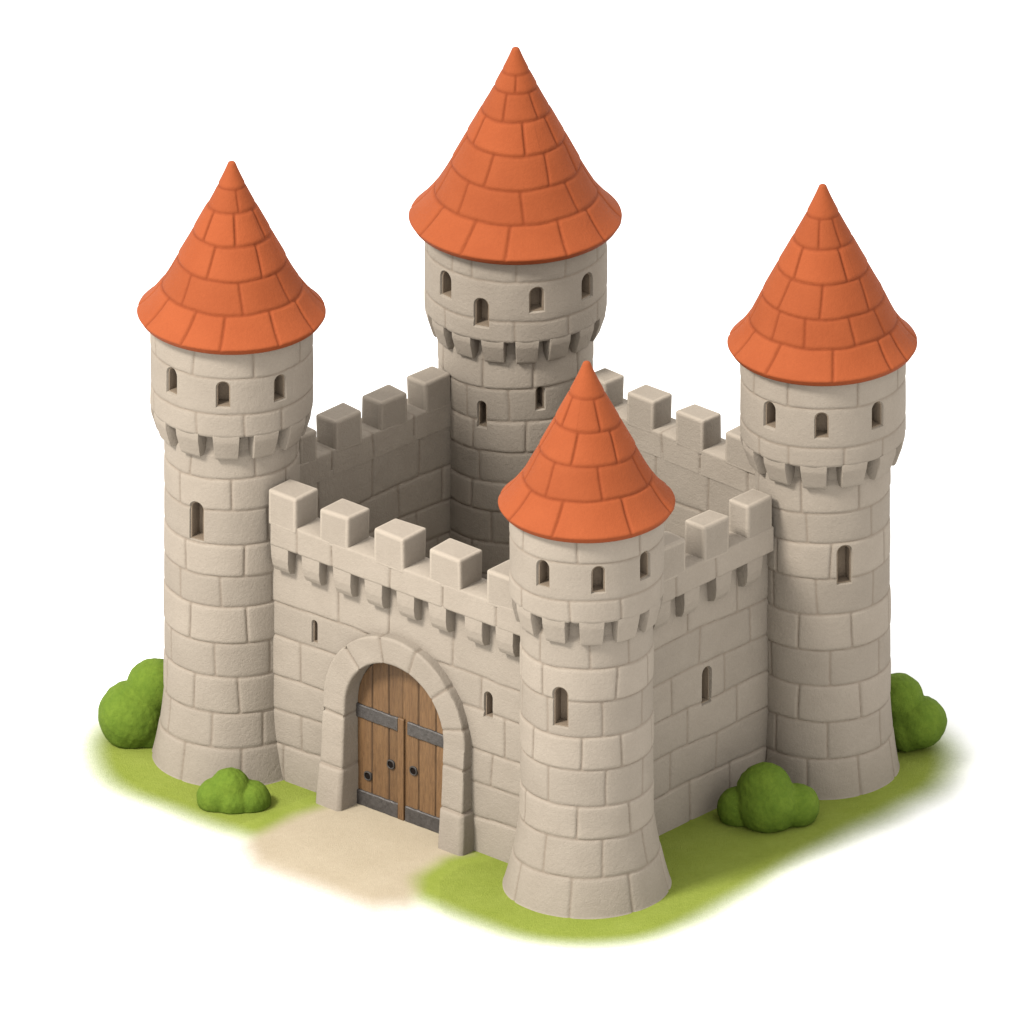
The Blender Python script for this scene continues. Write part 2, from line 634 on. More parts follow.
def tower(cx, by, Rs, Rb, zf, Rh, zring, zcorb, ncorb, phase, wc, tip, Rr, roofrows, rj,
          rows, joints, hrows, hj, hwin, swin, label):
    X, Y = cx - CX, (CY - by) / SP
    top = (by - tip) / CP
    H = (by - tip) / CP - 0
    rimz = None
    # roof height chosen so that the rim sits where the photo has it
    n = len(rows)
    prof = [(Rb - 1, -3), (Rb + 0.6, 0.5)]
    for z in np.arange(2, zf, 3.0):
        prof.append((Rs + (Rb - Rs) * (1 - z / zf) ** 1.6, z))
    prof += [(Rs, zf), (Rs, zcorb + 1), (Rs - 3.5, zcorb + 7), (Rs - 3.5, zring + 12)]
    prof = resample(prof, 1.35)

    def th(x, R):
        return math.asin(max(-0.98, min(0.98, (x - cx) / R)))
    jr = []
    allrows = [-3] + rows + [zring + 14]
    for i in range(len(allrows) - 1):
        js = [th(x, Rs + (6 if i == 0 else 2 if i == 1 else 0)) for x in (joints[i] if i < len(joints) else [])]
        if not js:
            js = [random.uniform(-1.2, -0.6), random.uniform(0.5, 1.1)]
        jr.append(fill_round(js, Rs, 50, 66))
    me = lathe('tower', prof, allrows, jr, Rj=Rs)
    t = link('tower', me, STONE, castle, Matrix.Translation((X * S, Y * S, 0)))
    if label:
        t['label'] = label
    # head
    Hr = roofrows[-1]
    ztop = top - Hr + 6
    hp = [(Rh - 12, zring), (Rh - 3.2, zring), (Rh - 0.9, zring + 0.9), (Rh + 0.1, zring + 3.2), (Rh, ztop)]
    hp = resample(hp, 1.35)
    hjr = [fill_round([th(x, Rh) for x in q], Rh, 48, 62) if q else [] for q in hj]
    hjr[1] = [2.2, 3.1, 4.0]
    me = lathe('tower_head', hp, [zring] + hrows + [ztop], hjr, Rj=Rh)
    head = link('tower_head', me, STONE, t)
    # openings
    for target, R, wins in ((head, Rh, hwin), (t, Rs, swin)):
        cuts, wl = [], []
        for (sx, sy, w, h) in wins:
            a = th(sx, R)
            z = (by + SP * R * math.cos(a) - sy) / CP
            nn = (math.sin(a), -math.cos(a))
            M = frame((R * nn[0], R * nn[1], z), nn)
            v, f = window_cutter(w, h, 19)
            cuts.append((v, f, M))
            wl.append((w, h, M))
        par = target
        # cut in the target's own coordinates
        save = target.parent, target.matrix_local.copy()
        target.parent = None
        target.matrix_local = Matrix()
        bpy.context.view_layer.update()
        carve(target, cuts)
        target.parent, target.matrix_local = save
        for (w, h, M) in wl:
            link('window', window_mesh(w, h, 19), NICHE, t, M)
    # corbels
    for k in range(ncorb):
        a = math.radians(phase) + 2 * math.pi * k / ncorb
        me = corbel_mesh(Rh - 1.0, Rs, zring + 2.5, zcorb, wc, wc * 0.84, seed=k)
        nn = (math.sin(a), -math.cos(a))
        link('corbel', me, STONE, t, frame((0, 0, 0), nn))
    # roof
    rp = roof_profile(Rr, Hr)
    rp[:, 1] += top
    rrows = [top - h for h in roofrows[::-1]]          # rim first
    rrows = [rrows[0] - 12, rrows[0] - 5] + rrows[1:] + [top + 1]
    # joints: x on the picture -> angle at mid-course radius
    jj = [[]]
    cour = rj[::-1]
    for i in range(1, len(rrows) - 1):
        zm = (rrows[i] + rrows[i + 1]) / 2
        kk = np.argmin(np.abs(rp[:, 1] - zm))
        rm = rp[kk, 0]
        xs = cour[i - 1] if i - 1 < len(cour) else []
        js = [th(x, rm) for x in xs]
        jj.append(fill_round(js, rm, 44, 56) if js else [])
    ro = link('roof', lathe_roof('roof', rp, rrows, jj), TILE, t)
    return t


def lathe_roof(name, rp, rows, jj, nt=420):
    """like lathe, with joint distances measured at the local radius"""
    r, z = rp[:, 0], rp[:, 1]
    th = np.arange(nt) / nt * 2 * math.pi - math.pi
    TH, Z = np.meshgrid(th, z)
    Rg = np.repeat(r[:, None], nt, 1)
    P = np.stack([Rg * np.sin(TH), -Rg * np.cos(TH), Z], -1)
    zw = Z + (snoise(P, 0.05) * 1.0 + snoise(P + 13, 0.15) * 0.35) * np.clip(r / 30, 0, 1)[:, None]
    inner = rows[1:-1]
    dz = np.full(Z.shape, 99.0)
    # slope length of a step in z
    dr, dzz = np.gradient(r), np.gradient(z)
    sl = (np.hypot(dr, dzz) / np.maximum(np.abs(dzz), 1e-3))[:, None]
    low = np.full(Z.shape, 99.0)
    for q in inner:
        dz = np.minimum(dz, np.abs(zw - q) * np.clip(sl, 1, 2.5))
        up = (zw - q) * np.clip(sl, 1, 2.5)
        low = np.minimum(low, np.where(up >= 0, up, 99))
    idx = np.clip(np.searchsorted(np.array(inner), zw), 0, len(rows) - 2)
    ds = np.full(Z.shape, 99.0)
    tone = np.zeros(Z.shape)
    wv = snoise(P + 70, 0.07) * 0.9
    for i in range(1, len(rows) - 1):
        mk = idx == i
        for k, j in enumerate(sorted(jj[i])):
            a = TH - j - ((k * 5 + i * 3) % 5 - 2) * 0.0012 * (Z - (rows[i] + rows[i + 1]) / 2)
            a = (a + math.pi) % (2 * math.pi) - math.pi
            d = np.abs(a * Rg + wv)
            ds[mk] = np.minimum(ds[mk], d[mk])
            tone[mk] = np.where(a[mk] > 0, math.sin(k * 12.9 + i * 4.7), tone[mk])
    rr = 3.0
    h = np.clip(0.5 + 0.5 * (ds - dz) / rr, 0, 1)
    d = np.maximum(ds * (1 - h) + dz * h - rr * h * (1 - h), 0)
    disp, jt = relief(d, tone, P, depth=1.2, w=1.45, rough=0.25)
    disp += 0.35 * np.exp(-np.abs(low - 3.0) / 7.0) * (low < 90)     # each course overlaps the one below
    L = np.hypot(dr, dzz) + 1e-9
    nr, nz = -dzz / L, dr / L
    fade = np.clip((r - 2) / 26, 0, 1)[:, None]
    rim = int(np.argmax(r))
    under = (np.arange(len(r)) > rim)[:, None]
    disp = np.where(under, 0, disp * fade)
    jt = np.where(under, 0.5, jt)          # shade under the eave painted into the colour, via the joint mask
    R2 = np.maximum(Rg + disp * nr[:, None], 0.02)
    Z2 = Z + disp * nz[:, None]
    V = np.stack([R2 * np.sin(TH), -R2 * np.cos(TH), Z2], -1).reshape(-1, 3)
    n = len(r)
    i = np.arange(n - 1)[:, None] * nt
    j = np.arange(nt)[None, :]
    j2 = (j + 1) % nt
    Q = np.stack([i + nt + j, i + nt + j2, i + j2, i + j], -1).reshape(-1, 4)
    c0, c1 = len(V), len(V) + 1
    V = np.vstack([V, [[0, 0, z[0]], [0, 0, z[-1]]]])
    j = np.arange(nt)
    T = np.vstack([np.stack([np.full(nt, c0), j, (j + 1) % nt], -1),
                   np.stack([np.full(nt, c1), (n - 1) * nt + (j + 1) % nt, (n - 1) * nt + j], -1)])
    z2 = np.zeros(2)
    return mesh_np(name, V, Q, T, {'joint': np.concatenate([jt.ravel(), z2]), 'tone': np.concatenate([tone.ravel(), z2])})


# left tower
tower(231, 755, 68, 80.5, 84, 81.6, 387.5, 360.5, 12, -4, 27.5, 161, 94, [25.7, 47.3, 76.4, 107.3, 137, 166],
      [[], [237], [208, 235, 259], [211, 259], [185, 240, 282], [154, 187, 221, 275, 305]],
      [41, 77, 117, 154, 195, 228, 263, 301, 336],
      [[183, 241], [210], [193, 238], [214], [189, 247], [220], [244], [], [231], [190]],
      [413, 453], [[195, 244, 282], [], [192, 253, 300]],
      [(170.5, 381, 14, 28), (222.5, 395, 13.5, 28), (280, 388, 14, 28)], [(195.5, 521.5, 15.5, 42)], None)
# front tower
tower(586, 884, 67, 84.5, 95, 77.6, 323, 297, 12, 4, 26, 361, 88, [34, 64, 95, 126, 156],
      [[], [566, 597], [574, 613], [549, 600, 639, 522], [519, 557, 627, 660]],
      [41, 80, 116, 156, 193, 232, 268],
      [[522, 571, 627], [544, 601, 643], [576, 629], [547, 606], [581, 622], [602], [541, 616], [588, 628]],
      [348, 389], [[569, 620], [], [522, 576, 640]],
      [(542, 574, 14, 29), (598, 580, 13.5, 29), (645, 565, 14, 29)], [(559.5, 707.5, 15.5, 43)], 'shortest tower, in front')
# right tower
tower(822, 768, 68, 77, 84, 83, 369.5, 343, 12, -6.5, 27.5, 184, 94.5, [31.3, 58.3, 89, 120.5, 148, 175],
      [[], [819, 837], [798, 843], [821, 864], [774, 803, 852, 879], [742, 772, 832, 885, 899]],
      [43, 82, 122, 161, 201, 240, 279, 312],
      [[806, 859], [826], [797, 860], [830], [797, 852], [816, 873], [775], [806, 871], [858]],
      [391, 434], [[758, 787, 844], [], [753, 786, 857]],
      [(768.5, 415, 14, 28), (821, 426, 13.5, 28), (877.5, 415, 14, 28)], [(844, 565, 15, 42)], None)
# back tower
tower(515, 647, 78, 90, 90, 91.6, 377.5, 352, 16, -15, 24, 47, 106, [25.3, 42.4, 67.3, 96.8, 127.7, 158, 187],
      [[], [515], [504, 534], [478, 524, 551], [488, 547, 570], [462, 521, 571], [429, 467, 506, 563, 596]],
      [74, 114, 150, 185, 217, 250, 284, 320],
      [[], [], [], [490, 545], [470, 520], [478, 540], [525], [508, 575], [482, 533]],
      [401, 445], [[444, 514, 569], [], [451, 470, 516, 565]],
      [(444.5, 284.5, 16, 28), (480.5, 313, 15, 31), (536.5, 300, 15, 27), (587, 286, 16, 27)],
      [(481, 414.5, 9, 28), (540, 398.5, 9, 25)], 'widest tower, at the back')


def G(sx, sy, z=0.0):
    """ground point under picture position (sx, sy) of something at height z"""
    return np.array([sx - CX, (CY - sy - z * CP) / SP])


ZP = 293.0      # walkway level of the walls
WT = 27.0


class Wall:
    """a straight wall; p0 and p1 lie on its outer face, outside to the right of the walk p0 -> p1"""
    def __init__(self, p0, p1, thick, rows, jx=None, inner=False):
        self.p0 = np.array(p0); self.p1 = np.array(p1)
        d = self.p1 - self.p0
        self.L = np.linalg.norm(d); self.u = d / self.L
        self.n = np.array([self.u[1], -self.u[0]])
        self.t = thick
        self.rows = rows

    def at(self, u, b, z):
        p = self.p0 + self.u * u + self.n * b
        return (p[0], p[1], z)

    def ux(self, sx, b=0.0):
        """distance along the wall of the point whose picture x is sx, on the plane b outside the face"""
        return ((sx - CX) - self.p0[0] - self.n[0] * b) / self.u[0]

    def grid(self, u0, u1, z0, z1, b, rows, joints, sign, step=1.35, round_top=0.0, **kw):
        nu, nz = int((u1 - u0) / step) + 2, int((z1 - z0) / step) + 2
        U, Z = np.meshgrid(np.linspace(u0, u1, nu), np.linspace(z0, z1, nz))
        d, tone = joints_field(U, Z, rows, joints)
        P = np.stack([U, Z, U * 0 + b], -1)
        disp, jt = relief(d, tone, P, **kw)
        if round_top:
            e = np.minimum(z1 - Z if sign < 0 else np.minimum(z1 - Z, Z - z0), round_top) / round_top
            disp -= round_top * 0.55 * (1 - np.sqrt(np.clip(1 - (1 - e) ** 2, 0, 1)))
        bb = b + sign * disp
        X = self.p0[0] + self.u[0] * U + self.n[0] * bb
        Y = self.p0[1] + self.u[1] * U + self.n[1] * bb
        return np.stack([X, Y, Z], -1), jt, tone

    def solid(self, name, u0, u1, z0, z1, b_out, b_in, rows, j_out, j_in, mat, parent, **kw):
        F, jf, tf = self.grid(u0, u1, z0, z1, b_out, rows, j_out, 1, **kw)
        B, jb, tb = self.grid(u0, u1, z0, z1, b_in, rows, j_in, -1, **kw)
        me = slab(name, F, B, jf, tf)
        N = jf.size
        a = np.concatenate([jf.ravel(), jb.ravel()]).astype(np.float32)
        me.attributes['joint'].data.foreach_set('value', a)
        a = np.concatenate([tf.ravel(), tb.ravel()]).astype(np.float32)
        me.attributes['tone'].data.foreach_set('value', a)
        return link(name, me, mat, parent)


def rand_joints(rows, L, lo, hi, seed):
    rd = random.Random(seed)
    out = []
    for i in range(len(rows) - 1):
        u, js = rd.uniform(0, lo), []
        while u < L:
            js.append(u)
            u += rd.uniform(lo, hi)
        out.append(js)
    return out


def build_wall(p0, p1, rows, jx, merl_x, merl_plane, merl_h, corb_x, par_jx, cutter=None, slits=(), seed=0,
               proj=14.0, parz=265.0, mt=34.0, merl_th=None, tot=36.0, label=None, par_x=(None, None)):
    W = Wall(p0, p1, tot - proj, rows)
    rr = [-3] + rows + [parz + 6]
    jo = rand_joints(rr, W.L, 50, 80, seed)
    if jx:
        for i, xs in enumerate(jx):
            if xs is not None and i < len(jo):
                jo[i] = [W.ux(x) for x in xs]
    ji = rand_joints(rr, W.L, 50, 80, seed + 5)
    w = W.solid('curtain_wall', 0, W.L, -3, parz + 6, 0, -(tot - proj), rr, jo, ji, STONE, castle)
    if label:
        w['label'] = label
    w['wall'] = 1
    del w['wall']
    cuts = [] if cutter is None else [cutter(W)]
    for (sx, sy, ww, hh) in slits:
        u = W.ux(sx)
        p = W.at(u, 0, 0)
        z = (CY - SP * p[1] - sy) / CP
        M = frame((p[0], p[1], z), W.n)
        v, f = window_cutter(ww, hh, 15, 2.5)
        cuts.append((v, f, M))
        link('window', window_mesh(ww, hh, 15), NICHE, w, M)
    if cuts:
        save = w.parent
        w.parent = None
        bpy.context.view_layer.update()
        carve(w, cuts)
        w.parent = save
    else:
        w.data.set_sharp_from_angle(angle=math.radians(60))
    # parapet band
    pr = [parz - 1, ZP + 1]
    pj = [[W.ux(x, proj) for x in par_jx]] if par_jx else rand_joints(pr, W.L, 48, 72, seed + 9)
    pi = rand_joints(pr, W.L, 48, 72, seed + 12)
    p = W.solid('parapet', 1 if par_x[0] is None else W.ux(par_x[0], proj), W.L - 1 if par_x[1] is None else W.ux(par_x[1], proj), parz, ZP, proj, -(tot - proj) - 0.35, pr, pj, pi, STONE, w, round_top=2.2)
    p.data.set_sharp_from_angle(angle=math.radians(70))
    # merlons: picture x of both ends of the face that shows
    th = merl_th or (tot - 1.2)
    for k, (xa, xb) in enumerate(merl_x):
        b = proj if merl_plane == 'out' else -(tot - proj) - 0.35
        ua, ub = sorted((W.ux(xa, b), W.ux(xb, b)))
        uc, wd = (ua + ub) / 2, ub - ua
        bc = (proj - 0.1 - th / 2) if merl_plane == 'out' else -(tot - proj) - 0.35 - 0.3 + th / 2
        hh = merl_h + random.uniform(-0.8, 0.8)
        me = box_bevel('merlon', wd, th, hh + 6, bev=3.0, jit=0.9, seed=seed * 50 + k)
        q = W.at(uc, bc, ZP - 6 + (hh + 6) / 2)
        link('merlon', me, STONE, w, frame(q, W.n))
    for k, x in enumerate(corb_x):
        me = corbel_mesh(proj - 0.6, 0, parz + 2, parz - 29, 24, 20.5, rnd=True, seed=seed * 31 + k)
        u = W.ux(x, proj)
        q = W.at(u, 0, 0)
        link('corbel', me, STONE, w, frame(q, W.n))
    return W, w


# gate geometry on the left-hand front wall
GR, GZ, GW = 65.0, 114.0, 29.0       # inner radius, springing height, width of the surround


def gate_cutter(W):
    u = W.ux(400)
    q = W.at(u, 0, 0)
    r = GR + 2
    o = [(-r, -8), (r, -8)] + [(r * math.cos(math.pi * k / 24), GZ + r * math.sin(math.pi * k / 24)) for k in range(25)]
    v, f = loft([(o, -8), (o, 18)])
    return (v, f, frame(q, W.n))


A = G(236, 764.2); B = G(574, 889.0)
Wl, wl = build_wall(A, B, [41, 78, 115, 160, 196],
                    [[343 - 60, 470], [300], [490], [299, 503], [480], [337, 388, 453], []],
                    [(267.5, 294.5), (318.5, 347), (372.3, 403.3), (427.3, 459.8), (485, 517)], 'out', 32.5,
                    [278, 309, 340.5, 372, 404, 436, 472, 503], [296, 330, 388.5, 442, 494],
                    cutter=gate_cutter, slits=[(313.5, 632, 6.8, 25), (487.3, 705, 10.5, 28)], seed=1,
                    label='front wall with the gate', par_x=(270, None))
A = G(598, 866.0); B = G(814, 762.3)
Wr, wr = build_wall(A, B, [43, 85, 126, 168, 208],
                    [[690, 730], [670, 716], [687, 736], [671, 724], [700, 750], [687, 737]],
                    [(655, 685), (703, 729), (747.5, 772)], 'out', 34,
                    [663, 692, 724, 755, 640], [676, 716], slits=[(706, 685, 13, 40)], seed=2, tot=34,
                    merl_th=27, par_x=(None, 772.5))
# back walls run the other way round: from the right tower to the back tower, then back to the left tower
tot = 34.0


def back_wall(x0, x1, xa, ya, slope, merl, seed):
    """the inner face passes picture point (xa, ya) at walkway level with the given picture slope"""
    q0 = G(x0, ya + slope * (x0 - xa), ZP); q1 = G(x1, ya + slope * (x1 - xa), ZP)
    d = (q1 - q0) / np.linalg.norm(q1 - q0)
    n = np.array([d[1], -d[0]])
    sh = n * (tot - 14.0 + 0.35)
    return build_wall(q0 + sh, q1 + sh, [36, 72, 110, 147, 184, 222], None, merl, 'in', 30.5,
                      [], None, seed=seed, tot=tot, merl_th=28)


Wb, wb = back_wall(815, 520, 653, 430, 0.405, [(585, 605), (625.6, 653), (674.7, 703), (724, 756)], 3)
Wc, wc = back_wall(510, 238, 379.5, 430.2, -0.425, [(425, 450), (379.5, 407), (334.5, 361.5), (299.5, 317)], 4)

# gate surround: a ring of dressed stones standing out from the wall
gu = Wl.ux(400)
gM = frame(Wl.at(gu, 0, 0), Wl.n)


def gate_arch():
    Lp = GZ + math.pi * (GR + GW / 2) + GZ
    ns = int(Lp / 1.3)
    s = np.linspace(0, Lp, ns)
    # cross-section (a: away from the opening, b: outward), a rounded rectangle
    sec = [(0, -14), (0, 15.4), (0.6, 16.6), (1.8, 17.2)]
    sec += [(GW - 1.8, 17.2), (GW - 0.6, 16.6), (GW, 15.4), (GW, -14)]
    sec = resample(sec, 1.4)
    # outward direction of each cross-section point
    dn = np.zeros_like(sec)
    for i, (a, b2) in enumerate(sec):
        if b2 > 17.1: dn[i] = (0, 1)
        elif a < 1: dn[i] = (-1, 0)
        else: dn[i] = (1, 0)
    js = np.array([46, 103, 178, 222, 263, 306, 346, Lp - 92, Lp - 45])
    Sg, K = np.meshgrid(s, np.arange(len(sec)), indexing='ij')
    a0, b0 = sec[K, 0], sec[K, 1]
    P = np.stack([Sg, a0, b0], -1)
    sw = Sg + snoise(P, 0.07) * 0.9
    d = np.min(np.abs(sw[..., None] - js), -1)
    blk = np.searchsorted(js, s)
    tone = np.sin(blk * 12.9898 + 2)[:, None] * np.ones(len(sec))
    disp, jt = relief(d, tone, P, depth=1.3, w=1.5, rough=0.4)
    base = ((Sg < 46) | (Sg > Lp - 45))
    disp = disp + np.where(base, 1.6, 0)
    # the blocks at the foot spread a little
    foot = np.clip((46 - np.minimum(Sg, Lp - Sg)) / 46, 0, 1)
    a = a0 + disp * dn[K, 0] * np.where(dn[K, 0] < 0, 0.6, 1) + foot * 2.0 * (a0 / GW)
    bb = b0 + disp * dn[K, 1] + foot * 1.5 * (b0 > 5) - 6.0 * np.clip(np.minimum(Sg, Lp - Sg) / 115, 0, 1) * np.clip(b0 / 15, 0, 1)
    r = GR + a
    half = math.pi * (GR + GW / 2)
    phi = np.clip((Sg - GZ) / half, 0, 1) * math.pi
    u = -r * np.cos(phi)
    z = np.where(Sg < GZ, Sg, np.where(Sg > GZ + half, Lp - Sg, GZ + r * np.sin(phi)))
    z = np.where((Sg < 0.01) | (Sg > Lp - 0.01), -3, z)
    V = np.stack([u, -bb, z], -1).reshape(-1, 3)
    m_ = len(sec)
    i = np.arange(ns - 1)[:, None] * m_
    j = np.arange(m_)[None, :]
    j2 = (j + 1) % m_
    Q = np.stack([i + j, i + m_ + j, i + m_ + j2, i + j2], -1).reshape(-1, 4)
    c0, c1 = len(V), len(V) + 1
    V = np.vstack([V, V[:m_].mean(0)[None], V[-m_:].mean(0)[None]])
    jj = np.arange(m_)
    T = np.vstack([np.stack([np.full(m_, c0), jj, (jj + 1) % m_], -1),
                   np.stack([np.full(m_, c1), (ns - 1) * m_ + (jj + 1) % m_, (ns - 1) * m_ + jj], -1)])
    z2 = np.zeros(2)
    me = mesh_np('gate_arch', V, Q, T, {'joint': np.concatenate([jt.ravel(), z2]), 'tone': np.concatenate([tone.ravel(), z2])})
    bm = bmesh.new(); bm.from_mesh(me)
    bmesh.ops.recalc_face_normals(bm, faces=bm.faces)
    bm.to_mesh(me); bm.free()
    me.set_sharp_from_angle(angle=math.radians(60))
    return link('gate_arch', me, STONE, castle, gM)


gate_arch()


def door_leaf(u0, u1, planks, seed):
    r = GR - 0.6
    nu, nz = int((u1 - u0) / 0.6) + 2, 150
    U = np.linspace(u0, u1, nu)
    T = np.linspace(0, 1, nz)
    top = GZ + np.sqrt(np.maximum(r * r - U * U, 1))
    Ug = np.repeat(U[None], nz, 0)
    Zg = 0.6 + T[:, None] * (top - 0.6)[None]
    P = np.stack([Ug * 3, Zg * 0.4, Ug * 0], -1)
    d = np.full(Ug.shape, 99.0)
    tone = np.zeros(Ug.shape)
    uw = Ug + snoise(P, 0.05) * 0.5
    for k, q in enumerate(planks):
        d = np.minimum(d, np.abs(uw - q))
        tone = np.where(uw > q, math.sin(k * 7.1 + seed * 3.3), tone)
    g = np.exp(-(d / 0.9) ** 2)
    disp = -1.4 * g + tone * 0.35 + snoise(P, 0.3) * 0.15
    F = np.stack([Ug, 9 - disp, Zg], -1)
    Bk = np.stack([Ug, Ug * 0 + 14, Zg], -1)
    me = slab('door', F, Bk, g, tone)
    me.set_sharp_from_angle(angle=math.radians(50))
    return link('door', me, WOOD, castle, gM)


def strip(name, pts, z0f, z1f, y0, y1, mat, parent, bev=1.0):
    """flat iron or wooden strip on the door between u values, with slightly uneven edges"""
    u0, u1 = pts
    n = 12
    V, F = [], []
    rd = random.Random(int(u0 * 10) + int(z0f))
    for k in range(n + 1):
        u = u0 + (u1 - u0) * k / n
        a, b2 = z0f + rd.uniform(-.35, .35), z1f + rd.uniform(-.35, .35)
        V += [(u, y1, a), (u, y0 + 0.8, a), (u, y0, a + 0.9), (u, y0, b2 - 0.9), (u, y0 + 0.8, b2), (u, y1, b2)]
    for k in range(n):
        for j in range(6):
            j2 = (j + 1) % 6
            F.append((k * 6 + j, k * 6 + j2, (k + 1) * 6 + j2, (k + 1) * 6 + j))
    F.append(tuple(range(6)))
    F.append(tuple(n * 6 + j for j in range(6))[::-1])
    me = py_mesh(name, V, F)
    return link(name, me, mat, parent)


def bolt(u, z, parent, rot=0.0):
    """square iron plate with a dark socket"""
    V, F, mi = [], [], []
    n = 16

    def sq(a, r, p):
        c, s2 = math.cos(a), math.sin(a)
        k = (abs(c) ** p + abs(s2) ** p) ** (-1.0 / p)
        a2 = a
        return (r * k * math.cos(a2), r * k * math.sin(a2))
    rings = [(4.9, 10, 3.0), (4.9, 7.8, 3.0), (4.5, 7.2, 2.8), (3.9, 7.2, 2.4), (3.6, 7.6, 2.2), (3.4, 8.4, 2.2)]
    for (r, y, p) in rings:
        for k in range(n):
            x, zz = sq(2 * math.pi * k / n + 0.2, r, p)
            c, s2 = math.cos(rot), math.sin(rot)
            V.append((u + x * c - zz * s2, y, z + x * s2 + zz * c))
    for q in range(len(rings) - 1):
        for k in range(n):
            k2 = (k + 1) % n
            F.append((q * n + k, q * n + k2, (q + 1) * n + k2, (q + 1) * n + k))
            mi.append(1 if q == 4 else 0)
    F.append(tuple((len(rings) - 1) * n + k for k in range(n))); mi.append(1)
    F.append(tuple(range(n))[::-1]); mi.append(0)
    me = py_mesh('bolt', V, F)
    o = link('bolt', me, [DARKIRON, HOLE], parent)
    me.polygons.foreach_set('material_index', np.array(mi, np.int32))
    return o


SEAM = -5.0
dl = door_leaf(-64.3, SEAM - 0.35, [-46, -24], 1)
dr = door_leaf(SEAM + 0.35, 64.3, [16, 38], 2)


def du(sx):
    return (sx - CX - (Wl.p0 + Wl.u * gu - Wl.n * 8)[0]) / Wl.u[0]


def dz_(sx, sy):
    p = Wl.p0 + Wl.u * (gu + du(sx)) - Wl.n * 8
    return (CY - SP * p[1] - sy) / CP


strip('iron_band', (-64.2, du(397.5)), 97.5, 112.0, 6.6, 10.5, IRON, dl)
strip('iron_band', (du(407.5), 64.2), 97.5, 112.0, 6.6, 10.5, IRON, dr)
strip('iron_band', (-64.2, SEAM - 4.9), 1.0, 17.5, 6.6, 10.5, IRON, dl)
strip('iron_band', (SEAM + 5.2, 64.2), 1.0, 18.0, 6.6, 10.5, IRON, dr)
strip('batten', (SEAM - 4.2, SEAM + 3.2), 0.8, 113.0, 6.2, 8.6, WOOD, dl)
for (x, y, par, ro) in ((367, 776, dl, 0.1), (390, 764.5, dl, -0.05), (412.6, 771, dr, 0.15)):
    bolt(du(x), dz_(x, y), par, ro)


# ------------------------------------------------------------------ ground, grass, path
def sd_poly(P, poly):
    poly = np.asarray(poly, float)
    d = np.full(P.shape[:-1], 1e18)
    s = np.ones(P.shape[:-1])
    n = len(poly)
    for i in range(n):
        a, b2 = poly[i], poly[i - 1]
        e = b2 - a
        w = P - a
        t = np.clip((w @ e) / (e @ e), 0, 1)
        q = w - t[..., None] * e
        d = np.minimum(d, (q * q).sum(-1))
        c1 = P[..., 1] >= a[1]; c2 = P[..., 1] < b2[1]; c3 = e[0] * w[..., 1] > e[1] * w[..., 0]
        fl = (c1 & c2 & c3) | (~c1 & ~c2 & ~c3)
        s = np.where(fl, -s, s)
    return s * np.sqrt(d)


def sheet(name, x0, x1, y0, y1, step, coverf, zf, mat):
    nx, ny = int((x1 - x0) / step), int((y1 - y0) / step)
    X, Y = np.meshgrid(np.linspace(x0, x1, nx), np.linspace(y0, y1, ny))
    P = np.stack([X, Y], -1)
    c = coverf(P)
    Z = zf(P, c)
    i = np.arange(ny - 1)[:, None] * nx
    j = np.arange(nx - 1)[None]
    Q = np.stack([i + j, i + j + 1, i + nx + j + 1, i + nx + j], -1).reshape(-1, 4)
    keep = (c.ravel()[Q] > -0.12).any(1)
    Q = Q[keep]
    used = np.unique(Q)
    remap = np.zeros(nx * ny, int); remap[used] = np.arange(len(used))
    V = np.stack([X, Y, Z], -1).reshape(-1, 3)[used]
    me = mesh_np(name, V, remap[Q], None, {'cover': c.ravel()[used], 'side': path_side(P).ravel()[used],
                                                       'turf': grass_cover(P).ravel()[used]})
    return link(name, me, mat)


plan = [G(231, 755), G(586, 884), G(822, 766), G(515, 647)]


PATH = [G(352, 790), G(322, 806), G(262, 832), G(190, 868), G(220, 950), G(432, 975), G(419, 918), G(412, 898), G(419, 877), G(441, 859), G(470, 855), G(440, 820)]


def path_d(P):
    d = sd_poly(P, PATH)
    P3 = np.concatenate([P, P[..., :1] * 0], -1)
    return d + snoise(P3, 0.05) * 3.0 + snoise(P3 + 40, 0.13) * 1.5


def grass_cover(P):
    d = sd_poly(P, plan)
    P3 = np.concatenate([P, P[..., :1] * 0], -1)
    d = d + snoise(P3, 0.018) * 3.5 + snoise(P3 + 40, 0.06) * 2.0
    d = d + 16 * np.clip((P[..., 0] - 120) / 150, 0, 1)
    return np.where(d < 196, np.clip((190 - d) / 72.0, 0, 9), -1)


def path_cover(P):
    d = path_d(P)
    P3 = np.concatenate([P, P[..., :1] * 0], -1)
    g = sd_poly(P, plan) + snoise(P3, 0.018) * 3.5 + snoise(P3 + 40, 0.06) * 2.0
    return np.where((g < 248) & (d < 24), np.clip((242 - 30 * np.clip((d + 45) / 45, 0, 1) - g) / 84.0, 0, 1), -1)


def path_side(P):
    return np.clip((18 - path_d(P)) / 36.0, 0, 1)


def ground_z(P, c):
    P3 = np.concatenate([P, P[..., :1] * 0], -1)
    return 0.12 + (1.2 + 0.3 * snoise(P3, 0.06)) * np.clip(c * 2.5, 0, 1)


g = sheet('grass', -460, 480, -520, 480, 4.0, grass_cover, ground_z, GRASS)
g['kind'] = 'stuff'
g['label'] = 'short green grass around the foot of the castle walls'
p = sheet('path', -330, 110, -460, -60, 3.0, path_cover, lambda P, c: ground_z(P, grass_cover(P)) + 0.02 + 0.25 * path_side(P), SAND)
p['kind'] = 'structure'
p['label'] = 'pale sandy path leading to the wooden gate'

